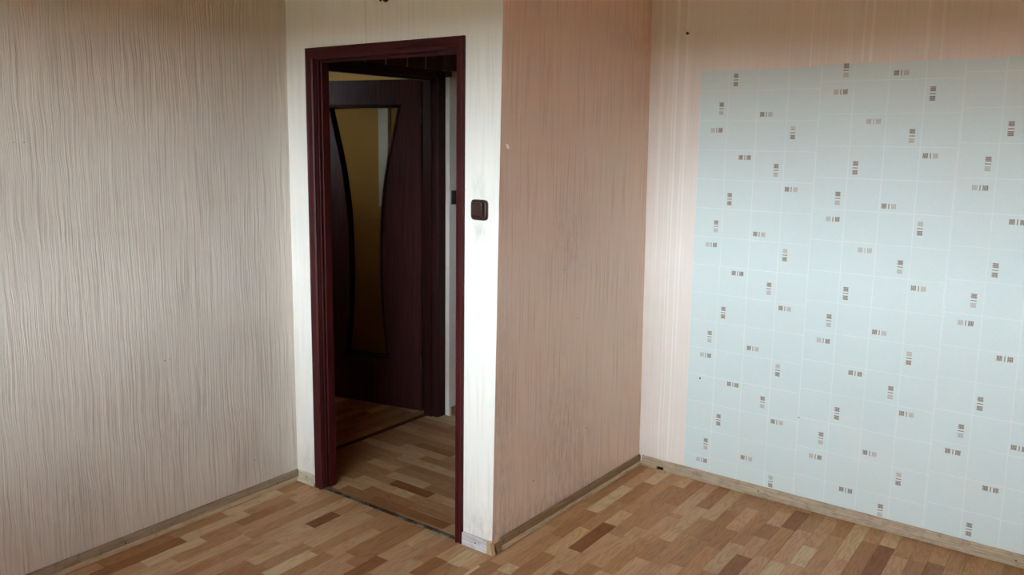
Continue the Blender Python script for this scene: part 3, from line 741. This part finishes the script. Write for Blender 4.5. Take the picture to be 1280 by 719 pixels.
# ================================================================== small things
def superellipse_plate(name, c, W, H, D, mat, parent, ex=5., rim=.006, tilt=0.):
    """plate on the door wall, bulging rounded-square outline, facing -y"""
    mb = MB(); n = 40; secs = [(1., 0.), (1., D*.55), (1-rim/W*1.2, D*.9), (1-rim/W*2.6, D)]
    vs = []
    for sc, dd in secs:
        for i in range(n):
            t_ = 2*math.pi*i/n; cx_, sx_ = math.cos(t_), math.sin(t_)
            r_ = (abs(cx_)**ex+abs(sx_)**ex)**(-1/ex)
            zz = H/2*sc*r_*sx_
            vs.append((c[0]+W/2*sc*r_*cx_, c[1]-dd-tilt*zz, c[2]+zz))
    k = len(secs); fs = [tuple(range((k-1)*n, k*n)), tuple(range(n-1, -1, -1))]
    for q in range(k-1):
        for i in range(n): fs.append((q*n+i, q*n+(i+1)%n, (q+1)*n+(i+1)%n, (q+1)*n+i))
    mb.add(vs, fs); return mb.build(name, mat, parent)
sw = tag(empty('light_switch', (-.086, 0, 1.399)), 'square brown light switch on the ivory wall beside the door frame', 'light switch')
superellipse_plate('plate', (-.086, -.0002, 1.400), .082, .080, .011, M_BROWNP, sw, 6.)
superellipse_plate('rocker', (-.0885, -.0105, 1.402), .056, .056, .0095, M_BROWNP, sw, 9., .003, .08)
# dark switch on the hall wall beyond the second door
p0, p1 = on_plane(563.5, 247, 0, HX2), on_plane(575, 247, 0, HX2); zc = p0[2]
hs = tag(empty('hall_switch', (HX2, (p0[1]+p1[1])/2, zc)), 'small black switch on the hall wall beyond the second door', 'light switch')
mb = MB(); mb.bbox((HX2+.0002, p0[1], zc-.041), (HX2+.012, p0[1]+.08, zc+.041), .003); mb.build('plate', M_BLACKP, hs)
mb = MB(); mb.bbox((HX2+.012, p0[1]+.015, zc-.027), (HX2+.017, p0[1]+.065, zc+.027), .002); mb.build('rocker', M_BLACKP, hs)
# brown wall hook above the door, only its foot in view
p = on_plane(482.5, -2.5, 1, 0) - np.array([0, 0, .012])
hk = tag(empty('wall_hook', (p[0], 0, p[2])), 'small brown hook in the ivory wall above the doorway', 'hook')
mb = MB(); mb.disc((p[0], .0005, p[2]+.012), (0,-1,0), .017, .004, 18, .002); mb.build('rosette', M_BROWNP, hk)
mb = MB(); mb.disc((p[0], -.005, p[2]+.012), (0,-1,0), .006, .022, 12, .0); mb.disc((p[0], -.026, p[2]+.012), (0,-.5,-1), .0065, .016, 12, .004); mb.build('peg', M_BROWNP, hk)
# nail in the pink wall
p = on_plane(861, 42, 1, YD)
nl = tag(empty('nail', tuple(p)), 'short dark nail in the pink striped wall above the tile strips', 'nail')
mb = MB(); mb.disc((p[0], YD+.001, p[2]), (0,-1,0), .0030, .016, 10); mb.build('shank', M_SCREW, nl)
mb = MB(); mb.disc((p[0], YD-.015, p[2]), (0,-1,0), .0062, .003, 12, .001); mb.build('head', M_SCREW, nl)
# curled fleck of torn paper on the shaded wall
p = on_plane(634, 183, 0, bc_x(1.645)); X = bc_x(1.64)+.0005
mb = MB(); q_ = [(0,-.008,.010),(.006,-.001,.004),(.002,.006,.009),(.008,.007,-.007),(0,-.003,-.006),(.001,.010,-.001),(.004,.001,-.011)]
mb.add([(X+a_, p[1]+b_, p[2]+c_) for a_, b_, c_ in q_], [(0,1,4),(0,2,1),(1,3,6),(1,6,4),(2,5,1),(5,3,1)])
mb.build('torn_paper', M_TORN, wall_c)
# small specks and scratches in the walls
def speck(parent, P, n, r): mb = MB(); mb.disc(P, n, r, .0006, 8); mb.build('speck', M_SPECK, parent)
WA = bpy.data.objects['wall_left']
for (u, v, r) in ((30,178,.0022), (17,178,.0018), (318,575,.003), (206,451,.0025), (212,449,.0018)): speck(WA, on_plane(u, v, 0, XA), (1,0,0), r)
for (u, v, r) in ((667,601,.0032), (721,398,.002), (759,401,.002), (733,535,.003), (706,337,.0025)): speck(wall_c, on_plane(u, v, 0, .003), (1,0,0), r)
speck(strips[0], on_plane(875,473,1,YD-.001), (0,-1,0), .0045); speck(strips[1], on_plane(998.5,522,1,YD-.001), (0,-1,0), .003)
